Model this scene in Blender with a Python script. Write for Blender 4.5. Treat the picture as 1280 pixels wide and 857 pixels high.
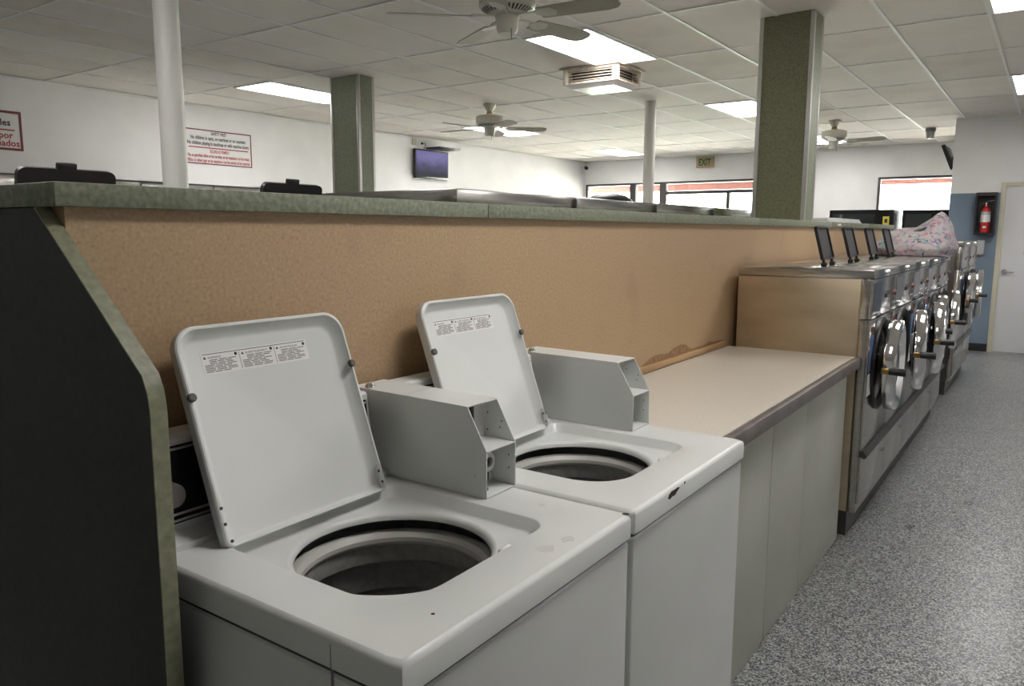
import bpy, bmesh, math, random
from mathutils import Vector, Matrix, noise
random.seed(7)
scene = bpy.context.scene
for o in list(bpy.data.objects): bpy.data.objects.remove(o)
COL = scene.collection
R = math.radians

# ------------------------------------------------------------------ camera
def cam_basis(yaw, pitch, roll):
    cy, sy, cp, sp = math.cos(yaw), math.sin(yaw), math.cos(pitch), math.sin(pitch)
    f = Vector((-sy*cp, cy*cp, -sp)); r = Vector((cy, sy, 0)); u = r.cross(f)
    cr, sr = math.cos(roll), math.sin(roll)
    return cr*r+sr*u, -sr*r+cr*u, f
rt, up, fw = cam_basis(.6101, .1427, .0029)
cd = bpy.data.cameras.new('camera'); cam = bpy.data.objects.new('camera', cd); COL.objects.link(cam)
cam.matrix_world = Matrix(((rt.x, up.x, -fw.x, 1.3998), (rt.y, up.y, -fw.y, 0), (rt.z, up.z, -fw.z, 1.5102), (0, 0, 0, 1)))
cd.sensor_fit = 'HORIZONTAL'; cd.sensor_width = 36; cd.lens = 964.9*36/1280; cd.clip_start = .02
scene.camera = cam

# ------------------------------------------------------------------ world, exposure
w = bpy.data.worlds.new('sky'); scene.world = w; w.use_nodes = True
nt = w.node_tree; nt.nodes.clear()
wo = nt.nodes.new('ShaderNodeOutputWorld'); bg = nt.nodes.new('ShaderNodeBackground'); sk = nt.nodes.new('ShaderNodeTexSky')
sk.sky_type = 'NISHITA'; sk.sun_disc = False; sk.sun_elevation = R(48); sk.sun_rotation = R(200); sk.dust_density = 4
bg.inputs['Strength'].default_value = 1.0
hz = nt.nodes.new('ShaderNodeMix'); hz.data_type = 'RGBA'; hz.inputs['Factor'].default_value = .6; hz.inputs['B'].default_value = (6, 5.9, 5.7, 1)   # thin white haze
nt.links.new(sk.outputs[0], hz.inputs['A']); nt.links.new(hz.outputs['Result'], bg.inputs[0]); nt.links.new(bg.outputs[0], wo.inputs[0])
vs = scene.view_settings
vs.view_transform = 'Standard'; vs.look = 'None'; vs.gamma = 1; vs.use_curve_mapping = False
vs.exposure = 1.3
sl_ = bpy.data.lights.new('sun', 'SUN'); sl_.energy = 105; sl_.angle = R(.6); sl_.color = (1, .96, .9)
sun = bpy.data.objects.new('sun', sl_); COL.objects.link(sun); sun.rotation_euler = Vector((.45, .45, -1)).to_track_quat('-Z', 'Y').to_euler()
LAMP = 7.5      # fluorescent diffuser radiance

def portal(x0, x1, z0, z1, y):
    l = bpy.data.lights.new('window_daylight', 'AREA'); l.shape = 'RECTANGLE'; l.size = x1-x0; l.size_y = z1-z0
    l.cycles.is_portal = True
    o = bpy.data.objects.new('window_daylight', l); COL.objects.link(o)
    o.location = ((x0+x1)/2, y, (z0+z1)/2); o.rotation_euler = (R(-90), 0, 0)

# ------------------------------------------------------------------ room numbers
H = 2.960; XW = -6.85; XE = 4.2; YF = 14.436; YR = 11.597; YB = -3.4
CAPT, CAPB = 1.592, 1.551

# ------------------------------------------------------------------ materials
def mat(name, col, rough=.5, metal=0., spec=.5, emit=None, es=1., coat=0.):
    m = bpy.data.materials.new(name); m.use_nodes = True
    b = m.node_tree.nodes['Principled BSDF']
    b.inputs['Base Color'].default_value = (*col, 1); b.inputs['Roughness'].default_value = rough
    b.inputs['Metallic'].default_value = metal; b.inputs['Specular IOR Level'].default_value = spec
    b.inputs['Coat Weight'].default_value = coat
    if emit: b.inputs['Emission Color'].default_value = (*emit, 1); b.inputs['Emission Strength'].default_value = es
    return m
def nodes(m): return m.node_tree.nodes, m.node_tree.links, m.node_tree.nodes['Principled BSDF']
def speckle(name, base, stops, scale, rough=.5, detail=3, bump=0., second=None, stretch=None, metal=0.):
    """noise driven colour: stops = [(pos, colour)]"""
    m = mat(name, base, rough, metal); N, L, b = nodes(m)
    tc = N.new('ShaderNodeTexCoord'); n = N.new('ShaderNodeTexNoise'); n.inputs['Scale'].default_value = scale; n.inputs['Detail'].default_value = detail
    src = tc.outputs['Object']
    if stretch:
        mp = N.new('ShaderNodeMapping'); mp.inputs['Scale'].default_value = stretch; L.new(src, mp.inputs[0]); src = mp.outputs[0]
    L.new(src, n.inputs['Vector'])
    r = N.new('ShaderNodeValToRGB'); e = r.color_ramp.elements
    while len(e) > 1: e.remove(e[-1])
    e[0].position = stops[0][0]; e[0].color = (*stops[0][1], 1)
    for p, c in stops[1:]:
        k = e.new(p); k.color = (*c, 1)
    L.new(n.outputs['Fac'], r.inputs[0]); out = r.outputs[0]
    if second:   # (scale, colour, low, high, amount)
        n2 = N.new('ShaderNodeTexNoise'); n2.inputs['Scale'].default_value = second[0]; n2.inputs['Detail'].default_value = 4
        L.new(tc.outputs['Object'], n2.inputs['Vector'])
        mr = N.new('ShaderNodeMapRange'); mr.inputs[1].default_value = second[2]; mr.inputs[2].default_value = second[3]; mr.inputs[4].default_value = second[4]
        L.new(n2.outputs['Fac'], mr.inputs[0])
        mx = N.new('ShaderNodeMix'); mx.data_type = 'RGBA'; L.new(mr.outputs[0], mx.inputs['Factor']); L.new(out, mx.inputs['A']); mx.inputs['B'].default_value = (*second[1], 1)
        out = mx.outputs['Result']
    L.new(out, b.inputs['Base Color'])
    if bump:
        bp = N.new('ShaderNodeBump'); bp.inputs['Strength'].default_value = bump; bp.inputs['Distance'].default_value = .004
        L.new(n.outputs['Fac'], bp.inputs['Height']); L.new(bp.outputs[0], b.inputs['Normal'])
    return m

M = {}
M['enamel'] = speckle('white_enamel', (.7, .7, .68), [(.3, (.66, .675, .66)), (.7, (.72, .735, .715))], 3.0, .34, 2)
M['enamel_rim'] = mat('enamel_rim', (.68, .68, .66), .3)
M['tub_plastic'] = mat('tub_plastic', (.50, .49, .46), .4)
M['tub_dark'] = speckle('tub_dark', (.1, .1, .1), [(.4, (.22, .22, .21)), (.6, (.27, .27, .25))], 60, .4)
M['black'] = mat('black_plastic', (.012, .012, .013), .42)
M['black_gloss'] = mat('black_gloss', (.01, .01, .012), .12)
M['lid_grey'] = mat('lid_inner_grey', (.05, .05, .052), .5)
M['vend_black'] = mat('vending_black', (.006, .006, .007), .6, 0, .2)
M['rubber'] = mat('rubber_grey', (.12, .11, .10), .7)
M['steel'] = speckle('brushed_steel', (.5, .48, .45), [(.25, (.43, .415, .39)), (.75, (.56, .545, .52))], 6, .22, 4, stretch=(1, 1, 9), metal=1.)
M['steel_side'] = speckle('dull_steel_side', (.5, .47, .41), [(.25, (.47, .385, .265)), (.75, (.61, .51, .37))], 3, .4, 4, stretch=(1, 1, 4), metal=.85)
M['steel_dark'] = mat('dark_steel', (.10, .095, .09), .4, .8)
M['chrome'] = mat('chrome', (.82, .82, .83), .08, 1.)
M['brass'] = mat('brass', (.42, .27, .09), .3, 1.)
M['alu'] = mat('aluminium_trim', (.62, .62, .60), .35, .8)
M['glass_dark'] = mat('dark_glass', (.015, .018, .02), .05, 0, .8)
M['tan'] = speckle('tan_laminate', (.4, .28, .18), [(.25, (.33, .215, .12)), (.42, (.43, .295, .17)), (.6, (.47, .33, .195)), (.75, (.54, .395, .245))], 130, .5, 7,
                   second=(5, (.34, .215, .13), .58, .8, .45))
M['green'] = speckle('green_laminate', (.17, .19, .13), [(.3, (.14, .16, .11)), (.5, (.20, .22, .155)), (.7, (.28, .29, .21))], 85, .45, 5)
M['green_lit'] = speckle('green_laminate_lit', (.3, .32, .24), [(.3, (.26, .29, .20)), (.5, (.34, .37, .27)), (.7, (.42, .44, .33))], 85, .45, 5)  # brighter copy of the green laminate, light on the column put into colour
M['olive'] = speckle('olive_laminate', (.15, .15, .09), [(.3, (.165, .157, .09)), (.7, (.27, .26, .16))], 110, .55, 5)
M['charcoal'] = speckle('charcoal_laminate', (.02, .02, .018), [(.3, (.014, .0145, .013)), (.7, (.026, .026, .022))], 90, .55, 5)
M['edge_green'] = speckle('edge_green', (.2, .2, .13), [(.3, (.17, .18, .11)), (.7, (.27, .27, .18))], 60, .5, 5)
M['counter'] = speckle('counter_top', (.66, .61, .53), [(.35, (.62, .57, .49)), (.65, (.70, .655, .58))], 120, .3, 3)
M['edge_trim'] = speckle('edge_trim', (.14, .12, .12), [(.3, (.16, .14, .135)), (.7, (.24, .21, .20))], 9, .4, 4, metal=.4)
M['counter_front'] = speckle('counter_front', (.42, .42, .37), [(.3, (.40, .405, .36)), (.7, (.455, .46, .41))], 4, .5, 3)
M['wood'] = speckle('wood_strip', (.5, .32, .16), [(.3, (.36, .21, .10)), (.7, (.55, .36, .19))], 14, .6, 4, stretch=(1, .1, 1))
M['peel'] = speckle('bare_board', (.25, .14, .07), [(.3, (.24, .13, .06)), (.7, (.36, .21, .11))], 40, .8, 4)
M['wall_white'] = speckle('wall_white', (.78, .77, .76), [(.3, (.74, .735, .73)), (.7, (.80, .795, .79))], 2.5, .7, 4)
M['wall_blue'] = speckle('wall_blue', (.16, .21, .28), [(.3, (.15, .20, .265)), (.7, (.18, .235, .305))], 3, .6, 3)
M['tile'] = speckle('ceiling_tile', (.66, .645, .62), [(.3, (.71, .665, .615)), (.7, (.81, .765, .715))], 130, .9, 4, second=(1.3, (.65, .60, .54), .5, .8, .6))
M['tile_stained'] = speckle('ceiling_tile_stained', (.6, .58, .54), [(.3, (.67, .62, .56)), (.7, (.76, .71, .65))], 110, .9, 4, second=(2.2, (.58, .53, .47), .45, .75, .7))
M['bar'] = mat('grid_bar_white', (.80, .79, .77), .5)
M['pole_white'] = mat('pole_paint', (.74, .73, .69), .4)
M['fan_white'] = mat('fan_cream', (.55, .53, .46), .4)
M['fan_blade'] = mat('fan_blade', (.36, .33, .26), .5)
M['cream'] = mat('cream_paint', (.56, .53, .41), .45)
M['door_white'] = mat('door_paint', (.66, .66, .67), .45)
M['vent_cream'] = speckle('vent_cream', (.6, .54, .44), [(.3, (.46, .36, .27)), (.6, (.64, .58, .49))], 16, .5, 5)
M['vent_pan'] = mat('vent_pan', (.78, .74, .74), .25)
M['red'] = mat('red_paint', (.45, .02, .02), .3)
M['sign_red'] = mat('sign_red', (.40, .03, .03), .5)
M['sign_dark'] = mat('sign_dark_red', (.16, .02, .03), .5)
M['sign_white'] = mat('sign_white', (.74, .74, .73), .4)
M['ink'] = mat('ink', (.02, .02, .03), .6)
M['ink_grey'] = mat('ink_grey', (.24, .23, .23), .6)
M['label'] = mat('label_paper', (.78, .77, .75), .5)
M['yellow'] = mat('yellow_sticker', (.62, .50, .07), .5)
M['blue_label'] = mat('blue_label', (.10, .17, .34), .4)
M['navy_panel'] = mat('navy_panel', (.05, .06, .085), .12)
M['button_red'] = mat('red_button', (.14, .03, .02), .3)
M['window_frame'] = mat('bronze_frame', (.05, .045, .045), .45, .3)
M['exit_box'] = mat('exit_tan', (.40, .30, .16), .5)
M['exit_green'] = mat('exit_green', (.01, .09, .03), .5)
M['rust'] = mat('bare_rust', (.035, .025, .02), .8)
M['scuff'] = mat('scuff', (.60, .59, .57), .5)
M['diffuser'] = mat('lamp_diffuser', (.9, .9, .9), .5, emit=(1., .97, .95), es=LAMP)
M['vinyl'] = mat('black_cove_base', (.012, .012, .013), .5)
M['concrete'] = speckle('concrete_outside', (.55, .53, .5), [(.3, (.5, .48, .45)), (.7, (.6, .58, .55))], 3, .9)
M['fascia'] = mat('fascia_red', (.17, .065, .055), .8)
M['soffit'] = mat('soffit', (.7, .66, .62), .8)
M['grey_box'] = mat('grey_box', (.40, .41, .41), .5)

def make_floor():
    m = mat('speckled_floor', (.3, .3, .3), .22); N, L, b = nodes(m)
    tc = N.new('ShaderNodeTexCoord')
    v = N.new('ShaderNodeTexVoronoi'); v.inputs['Scale'].default_value = 185; v.feature = 'F1'
    n0 = N.new('ShaderNodeTexNoise'); n0.inputs['Scale'].default_value = 110; n0.inputs['Detail'].default_value = 3
    L.new(tc.outputs['Object'], v.inputs['Vector']); L.new(tc.outputs['Object'], n0.inputs['Vector'])
    sep = N.new('ShaderNodeSeparateColor'); L.new(v.outputs['Color'], sep.inputs[0])
    ad = N.new('ShaderNodeMath'); ad.operation = 'MULTIPLY_ADD'; L.new(n0.outputs['Fac'], ad.inputs[0]); ad.inputs[1].default_value = .7; L.new(sep.outputs[0], ad.inputs[2])
    mr = N.new('ShaderNodeMapRange'); mr.inputs[1].default_value = .3; mr.inputs[2].default_value = 1.4; L.new(ad.outputs[0], mr.inputs[0])
    r = N.new('ShaderNodeValToRGB'); r.color_ramp.interpolation = 'LINEAR'; e = r.color_ramp.elements
    e[0].position = 0; e[0].color = (.012, .013, .014, 1); e[1].position = 1; e[1].color = (.55, .56, .54, 1)
    for p, c in ((.25, (.04, .042, .044)), (.42, (.13, .135, .135)), (.6, (.24, .25, .245)), (.8, (.38, .39, .38))):
        k = e.new(p); k.color = (*c, 1)
    L.new(mr.outputs[0], r.inputs[0]); L.new(r.outputs[0], b.inputs['Base Color'])
    n2 = N.new('ShaderNodeTexNoise'); n2.inputs['Scale'].default_value = 1.5; L.new(tc.outputs['Object'], n2.inputs['Vector'])
    m2 = N.new('ShaderNodeMapRange'); m2.inputs[3].default_value = .22; m2.inputs[4].default_value = .42; L.new(n2.outputs['Fac'], m2.inputs[0]); L.new(m2.outputs[0], b.inputs['Roughness'])
    return m
M['floor'] = make_floor()

def make_bag():
    m = mat('paisley_cloth', (.5, .45, .45), .85); N, L, b = nodes(m)
    tc = N.new('ShaderNodeTexCoord')
    nz = N.new('ShaderNodeTexNoise'); nz.inputs['Scale'].default_value = 9; L.new(tc.outputs['Object'], nz.inputs['Vector'])
    mx = N.new('ShaderNodeMix'); mx.data_type = 'VECTOR'; mx.inputs['Factor'].default_value = .12
    L.new(tc.outputs['Object'], mx.inputs['A']); L.new(nz.outputs['Color'], mx.inputs['B'])
    v = N.new('ShaderNodeTexVoronoi'); v.inputs['Scale'].default_value = 46; L.new(mx.outputs['Result'], v.inputs['Vector'])
    sep = N.new('ShaderNodeSeparateColor'); L.new(v.outputs['Color'], sep.inputs[0])
    r = N.new('ShaderNodeValToRGB'); r.color_ramp.interpolation = 'CONSTANT'; e = r.color_ramp.elements
    e[0].position = 0; e[0].color = (.34, .31, .30, 1); e[1].position = .93; e[1].color = (.09, .08, .14, 1)
    for p, c in ((.28, (.38, .27, .29)), (.38, (.37, .34, .31)), (.56, (.34, .10, .16)), (.64, (.13, .26, .27)), (.72, (.37, .36, .39)), (.82, (.24, .18, .33))):
        k = e.new(p); k.color = (*c, 1)
    L.new(sep.outputs[0], r.inputs[0])
    v2 = N.new('ShaderNodeTexVoronoi'); v2.feature = 'DISTANCE_TO_EDGE'; v2.inputs['Scale'].default_value = 46; L.new(mx.outputs['Result'], v2.inputs['Vector'])
    mr = N.new('ShaderNodeMapRange'); mr.inputs[1].default_value = .02; mr.inputs[2].default_value = .12; L.new(v2.outputs['Distance'], mr.inputs[0])
    m2 = N.new('ShaderNodeMix'); m2.data_type = 'RGBA'; m2.inputs['A'].default_value = (.33, .30, .29, 1); L.new(r.outputs[0], m2.inputs['B']); L.new(mr.outputs[0], m2.inputs['Factor'])
    L.new(m2.outputs['Result'], b.inputs['Base Color'])
    return m
M['bag'] = make_bag()

def make_tv():
    m = mat('tv_picture', (.02, .02, .03), .15); N, L, b = nodes(m)
    tc = N.new('ShaderNodeTexCoord'); sp = N.new('ShaderNodeSeparateXYZ'); L.new(tc.outputs['Generated'], sp.inputs[0])
    n = N.new('ShaderNodeTexNoise'); n.inputs['Scale'].default_value = 5; L.new(tc.outputs['Generated'], n.inputs['Vector'])
    ad = N.new('ShaderNodeMath'); ad.operation = 'MULTIPLY_ADD'; L.new(n.outputs['Fac'], ad.inputs[0]); ad.inputs[1].default_value = .5; L.new(sp.outputs['Z'], ad.inputs[2])
    r = N.new('ShaderNodeValToRGB'); e = r.color_ramp.elements
    e[0].position = .35; e[0].color = (.012, .012, .016, 1); e[1].position = 1.1 if False else 1.0; e[1].color = (.12, .11, .30, 1)
    k = e.new(.65); k.color = (.04, .035, .10, 1)
    L.new(ad.outputs[0], r.inputs[0]); L.new(r.outputs[0], b.inputs['Emission Color']); b.inputs['Emission Strength'].default_value = .4
    return m
M['tv'] = make_tv()

def make_leaf():
    return speckle('foliage', (.08, .2, .05), [(.3, (.05, .16, .03)), (.7, (.2, .4, .1))], 9, .7, 4)
M['leaf'] = make_leaf()

def make_pane():
    m = bpy.data.materials.new('window_glass'); m.use_nodes = True; N = m.node_tree.nodes; L = m.node_tree.links; N.clear()
    o = N.new('ShaderNodeOutputMaterial'); t = N.new('ShaderNodeBsdfTransparent'); t.inputs[0].default_value = (.93, .96, .95, 1)
    g = N.new('ShaderNodeBsdfGlossy'); g.inputs['Roughness'].default_value = .02; fr = N.new('ShaderNodeFresnel'); fr.inputs[0].default_value = 1.45
    mx = N.new('ShaderNodeMixShader'); L.new(fr.outputs[0], mx.inputs[0]); L.new(t.outputs[0], mx.inputs[1]); L.new(g.outputs[0], mx.inputs[2]); L.new(mx.outputs[0], o.inputs[0])
    return m
M['pane'] = make_pane()

# ------------------------------------------------------------------ mesh builder
class MB:
    def __init__(s): s.v = []; s.f = []; s.m = []
    def add(s, vs, fs, mi=0, T=None):
        b = len(s.v)
        for v in vs:
            v = Vector(v); s.v.append(T @ v if T else v)
        for f in fs: s.f.append([b+i for i in f]); s.m.append(mi)
        return s
    def box(s, x0, x1, y0, y1, z0, z1, mi=0, bev=0., T=None):
        vs = [(x, y, z) for x in (x0, x1) for y in (y0, y1) for z in (z0, z1)]
        fs = [(0, 1, 3, 2), (4, 6, 7, 5), (0, 4, 5, 1), (2, 3, 7, 6), (0, 2, 6, 4), (1, 5, 7, 3)]
        if bev <= 0: return s.add(vs, fs, mi, T)
        bm = bmesh.new(); bv = [bm.verts.new(v) for v in vs]
        for f in fs: bm.faces.new([bv[i] for i in f])
        bmesh.ops.bevel(bm, geom=bm.edges[:], offset=bev, segments=2, affect='EDGES', profile=.5)
        bm.verts.index_update()
        s.add([v.co.copy() for v in bm.verts], [[v.index for v in f.verts] for f in bm.faces], mi, T); bm.free(); return s
    def prism(s, poly, ax, a, b, mi=0, T=None):
        """poly = 2d points in the two other axes (cyclic order x,y,z without ax)"""
        def P(p, t):
            return {'x': (t, p[0], p[1]), 'y': (p[0], t, p[1]), 'z': (p[0], p[1], t)}[ax]
        n = len(poly); vs = [P(p, a) for p in poly]+[P(p, b) for p in poly]
        fs = [list(range(n))[::-1], list(range(n, 2*n))]+[(i, (i+1) % n, n+(i+1) % n, n+i) for i in range(n)]
        return s.add(vs, fs, mi, T)
    def loft(s, rings, mi=0, cap0=False, cap1=False, closed=True, T=None):
        n = len(rings[0]); vs = [p for r in rings for p in r]; fs = []
        for k in range(len(rings)-1):
            for i in range(n if closed else n-1):
                j = (i+1) % n; fs.append((k*n+i, k*n+j, (k+1)*n+j, (k+1)*n+i))
        if cap0: fs.append(list(range(n))[::-1])
        if cap1: fs.append([(len(rings)-1)*n+i for i in range(n)])
        return s.add(vs, fs, mi, T)
    def lathe(s, prof, c=(0, 0, 0), ax='z', n=32, mi=0, cap0=False, cap1=False, T=None):
        """prof = [(r, t)]"""
        rings = []
        for r, t in prof:
            ring = []
            for i in range(n):
                a = 2*math.pi*i/n; p, q = r*math.cos(a), r*math.sin(a)
                ring.append({'z': (c[0]+p, c[1]+q, c[2]+t), 'x': (c[0]+t, c[1]+p, c[2]+q), 'y': (c[0]+q, c[1]+t, c[2]+p)}[ax])
            rings.append(ring)
        return s.loft(rings, mi, cap0, cap1, T=T)
    def cyl(s, p0, p1, r, n=12, mi=0, r1=None, T=None):
        p0, p1 = Vector(p0), Vector(p1); d = (p1-p0).normalized()
        a = d.orthogonal().normalized(); b = d.cross(a); r1 = r if r1 is None else r1
        ring = lambda p, rr: [p+rr*(math.cos(2*math.pi*i/n)*a+math.sin(2*math.pi*i/n)*b) for i in range(n)]
        return s.loft([ring(p0, r), ring(p1, r1)], mi, True, True, T=T)
    def tube(s, pts, r, n=8, mi=0):
        pts = [Vector(p) for p in pts]; rings = []
        for i, p in enumerate(pts):
            d = (pts[min(i+1, len(pts)-1)]-pts[max(i-1, 0)]).normalized()
            a = d.cross(Vector((.31, .22, .92))).normalized(); b = d.cross(a)
            rings.append([p+r*(math.cos(2*math.pi*k/n)*a+math.sin(2*math.pi*k/n)*b) for k in range(n)])
        return s.loft(rings, mi, True, True)
    def text(s, body, size, T, mi=0, align='CENTER', maxw=None, bold=0.):
        c = bpy.data.curves.new('t', 'FONT'); c.body = body; c.size = size; c.align_x = align; c.resolution_u = 2; c.offset = size*bold
        o = bpy.data.objects.new('t', c); COL.objects.link(o)
        dg = bpy.context.evaluated_depsgraph_get(); me = bpy.data.meshes.new_from_object(o.evaluated_get(dg))
        sc = 1.
        if maxw and len(me.vertices):
            xs = [v.co.x for v in me.vertices]; wd = max(xs)-min(xs); sc = maxw/wd
        s.add([(v.co.x*sc, v.co.y, v.co.z) for v in me.vertices], [list(p.vertices) for p in me.polygons], mi, T)
        bpy.data.objects.remove(o); bpy.data.curves.remove(c); bpy.data.meshes.remove(me)
        return s
    def mesh(s, name, mats, origin=(0, 0, 0), smooth=True, angle=35):
        me = bpy.data.meshes.new(name); o = Vector(origin)
        me.from_pydata([v-o for v in s.v], [], s.f)
        for m in (mats if isinstance(mats, (list, tuple)) else [mats]): me.materials.append(M[m])
        for p, mi in zip(me.polygons, s.m): p.material_index = mi
        bm = bmesh.new(); bm.from_mesh(me); bmesh.ops.recalc_face_normals(bm, faces=bm.faces); bm.to_mesh(me); bm.free()
        if smooth:
            for p in me.polygons: p.use_smooth = True
            me.set_sharp_from_angle(angle=R(angle))
        return me
    def build(s, name, mats, parent=None, origin=(0, 0, 0), smooth=True, angle=35, label=None):
        o = bpy.data.objects.new(name, s.mesh(name, mats, origin, smooth, angle)); COL.objects.link(o)
        if parent: o.parent = parent
        else: o.location = origin
        if label: o['label'] = label
        return o
def tag(o, label, cat, group=None):
    o['label'] = label; o['category'] = cat
    if group: o['group'] = group
    return o
def thing(name, label, cat, loc=(0, 0, 0), rz=0, group=None):
    o = bpy.data.objects.new(name, None); COL.objects.link(o); o.empty_display_size = .1
    o.location = loc; o.rotation_euler = (0, 0, rz); return tag(o, label, cat, group)
def struct(o): o['kind'] = 'structure'; return o
def copy_tree(o, parent=None):
    c = o.copy(); COL.objects.link(c); c.parent = parent
    for ch in list(o.children):
        if ch.name != c.name: copy_tree(ch, c)
    return c
def share(name, me, parent, loc=(0, 0, 0), rot=(0, 0, 0)):
    o = bpy.data.objects.new(name, me); COL.objects.link(o); o.parent = parent; o.location = loc; o.rotation_euler = rot; return o

# ------------------------------------------------------------------ room shell
struct(MB().box(XW-.2, XE+.2, YB-.2, YF+.2, -.1, 0).build('floor', 'floor', smooth=False))
struct(MB().box(XW-.2, XW, YB-.2, YF+.2, 0, H+.25).build('wall_left', 'wall_white', smooth=False))
struct(MB().box(XE, XE+.2, YB-.2, YR, 0, H+.25).build('wall_right', 'wall_white', smooth=False))
struct(MB().box(XW, XE, YB-.2, YB, 0, H+.25).build('wall_back', 'wall_white', smooth=False))
# far wall with its openings
OPEN = [(-6.80, -5.74, .75), (-5.69, -5.09, .75), (-5.03, -2.45, 0.), (-1.157, .19, .75)]
WT = 2.495; WT2 = 2.44
fwl = MB()
fwl.box(XW, .22, YF, YF+.2, WT, H+.25)
fwl.box(XW, -6.80, YF, YF+.2, 0, WT); fwl.box(-2.45, -1.157, YF, YF+.2, 0, WT); fwl.box(.19, .22, YF, YF+.2, 0, WT)
fwl.box(-6.80, -5.09, YF, YF+.2, 0, .75); fwl.box(-1.157, .19, YF, YF+.2, 0, .75); fwl.box(-1.157, .19, YF, YF+.2, WT2, WT)
struct(fwl.build('wall_far', 'wall_white', smooth=False))
# right hand room block with the white door
DX0, DX1, DZ = .83, 1.75, 2.092
rw = MB()
rw.box(.22, .775, YR, YR+.15, 0, H+.25); rw.box(.775, 1.81, YR, YR+.15, DZ+.05, H+.25); rw.box(1.81, XE+.2, YR, YR+.15, 0, H+.25)
rw.box(.22, .37, YR+.15, YF+.2, 0, H+.25); rw.box(.7, 2.0, YR+.4, YR+.42, 0, H)
rwo = struct(rw.build('wall_front', 'wall_white', smooth=False))
MB().box(.218, .775, YR-.004, YR, .1, 2.018).build('blue_wainscot', 'wall_blue', rwo, smooth=False, label='blue painted lower wall')
MB().box(1.81, XE, YR-.004, YR, .1, 2.018).build('blue_wainscot', 'wall_blue', rwo, smooth=False)
struct(MB().box(.215, .775, YR-.014, YR-.004, 0, .1).build('baseboard_front', 'vinyl', smooth=False))
d1 = bpy.data.objects.new('door_1', None); COL.objects.link(d1); d1.location = (1.29, YR, 0); struct(d1)
o_ = (1.29, YR, 0)
fr = MB(); fr.box(.775, .83, YR-.02, YR+.12, 0, DZ+.05, bev=.004); fr.box(1.755, 1.81, YR-.02, YR+.12, 0, DZ+.05, bev=.004); fr.box(.83, 1.755, YR-.02, YR+.12, DZ, DZ+.05, bev=.004)
fr.build('door_frame', 'cream', d1, o_)
lf = MB().box(.834, 1.751, YR+.0, YR+.045, .012, DZ-.004, bev=.003).build('door_leaf', 'door_white', d1, o_)
h = MB(); h.cyl((.886, YR, 1.03), (.886, YR-.014, 1.03), .033, 20); h.cyl((.886, YR-.012, 1.03), (.886, YR-.05, 1.03), .011); h.tube([(.88, YR-.05, 1.03), (.92, YR-.055, 1.03), (.99, YR-.05, 1.026)], .009)
h.build('door_handle', 'chrome', lf, o_)
MB().box(1.075, 1.16, YR-.003, YR, 1.25, 1.42).build('door_plate', 'ink_grey', lf, o_, smooth=False)

# ceiling: slab, tiles, grid, lamps
GX0, GDX, GY0, GDY = .315, .59, 6.25, 1.225
ceil = struct(MB().box(XW-.2, XE+.2, YB-.2, YF+.2, H+.25, H+.35).build('ceiling', 'tile', smooth=False))
xs = [XW]+sorted(x for x in (GX0+GDX*i for i in range(-14, 9)) if XW+.1 < x < XE-.1)+[XE]
ys = [YB]+sorted(y for y in (GY0+GDY*j for j in range(-9, 8)) if YB+.1 < y < YF-.1)+[YF]
LIGHTS = {}
def near(a, v): return min(range(len(a)), key=lambda i: abs(a[i]-v))
for lx, ly, lab in [(-5.585, 5.025, 'ceiling light panel left of the far green column'), (-2.045, 5.025, 'large ceiling light panel above the louvred vent'),
        (-5.585, 8.70, 'ceiling light panel behind the middle ceiling fan'), (-2.045, 8.70, 'ceiling light panel just left of the big green column'),
        (-5.585, 12.375, 'farthest ceiling light panel, near the left front window'), (-2.045, 12.375, 'ceiling light panel hidden behind the big green column'),
        (.905, 5.025, 'ceiling light panel cut by the top right corner of the photo'), (.905, 8.70, 'ceiling light panel at the right edge over the white door'),
        (.905, 1.35, 'ceiling light panel above the aisle beside the white washers'),
        (-2.045, .125, 'unseen light panel behind the ledge, added to brighten the pole and column'),  # extra lamp out of view, placed for brightness on pole and column
        (3.265, 5.025, 'unseen light panel far right of the aisle, added to light the machine fronts')]:  # invented panel out of view, brightens the faces turned to the aisle
    LIGHTS[(near(xs, lx), near(ys, ly))] = lab
tcache = {}
for i in range(len(xs)-1):
    for j in range(len(ys)-1):
        x0, x1, y0, y1 = xs[i], xs[i+1], ys[j], ys[j+1]
        if (i, j) in LIGHTS:
            c = ((x0+x1)/2, (y0+y1)/2, H)
            t = thing('ceiling_light', LIGHTS[(i, j)], 'ceiling light', c, 0, 'fluorescent ceiling panels')
            f = MB(); b_ = .022
            f.box(x0+.01, x0+b_+.01, y0+.01, y1-.01, H-.012, H+.01); f.box(x1-b_-.01, x1-.01, y0+.01, y1-.01, H-.012, H+.01)
            f.box(x0+b_+.01, x1-b_-.01, y0+.01, y0+b_+.01, H-.012, H+.01); f.box(x0+b_+.01, x1-b_-.01, y1-b_-.01, y1-.01, H-.012, H+.01)
            f.build('frame', 'bar', t, c, smooth=False)
            MB().box(x0+.032, x1-.032, y0+.032, y1-.032, H-.004, H+.004).build('diffuser', 'diffuser', t, c, smooth=False)
            continue
        key = (round(x1-x0, 3), round(y1-y0, 3), random.random() < .22)
        if key not in tcache:
            hx, hy = key[0]/2-.006, key[1]/2-.006
            tcache[key] = MB().box(-hx, hx, -hy, hy, 0, .014).mesh('ceiling_tile', 'tile_stained' if key[2] else 'tile', smooth=False)
        sag = random.random() < .3 and x0 < -.3
        share('ceiling_tile', tcache[key], ceil, ((x0+x1)/2, (y0+y1)/2, H+.003), (R(random.uniform(-.35, .35)) if sag else 0, R(random.uniform(-.5, .5)) if sag else 0, 0))
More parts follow.
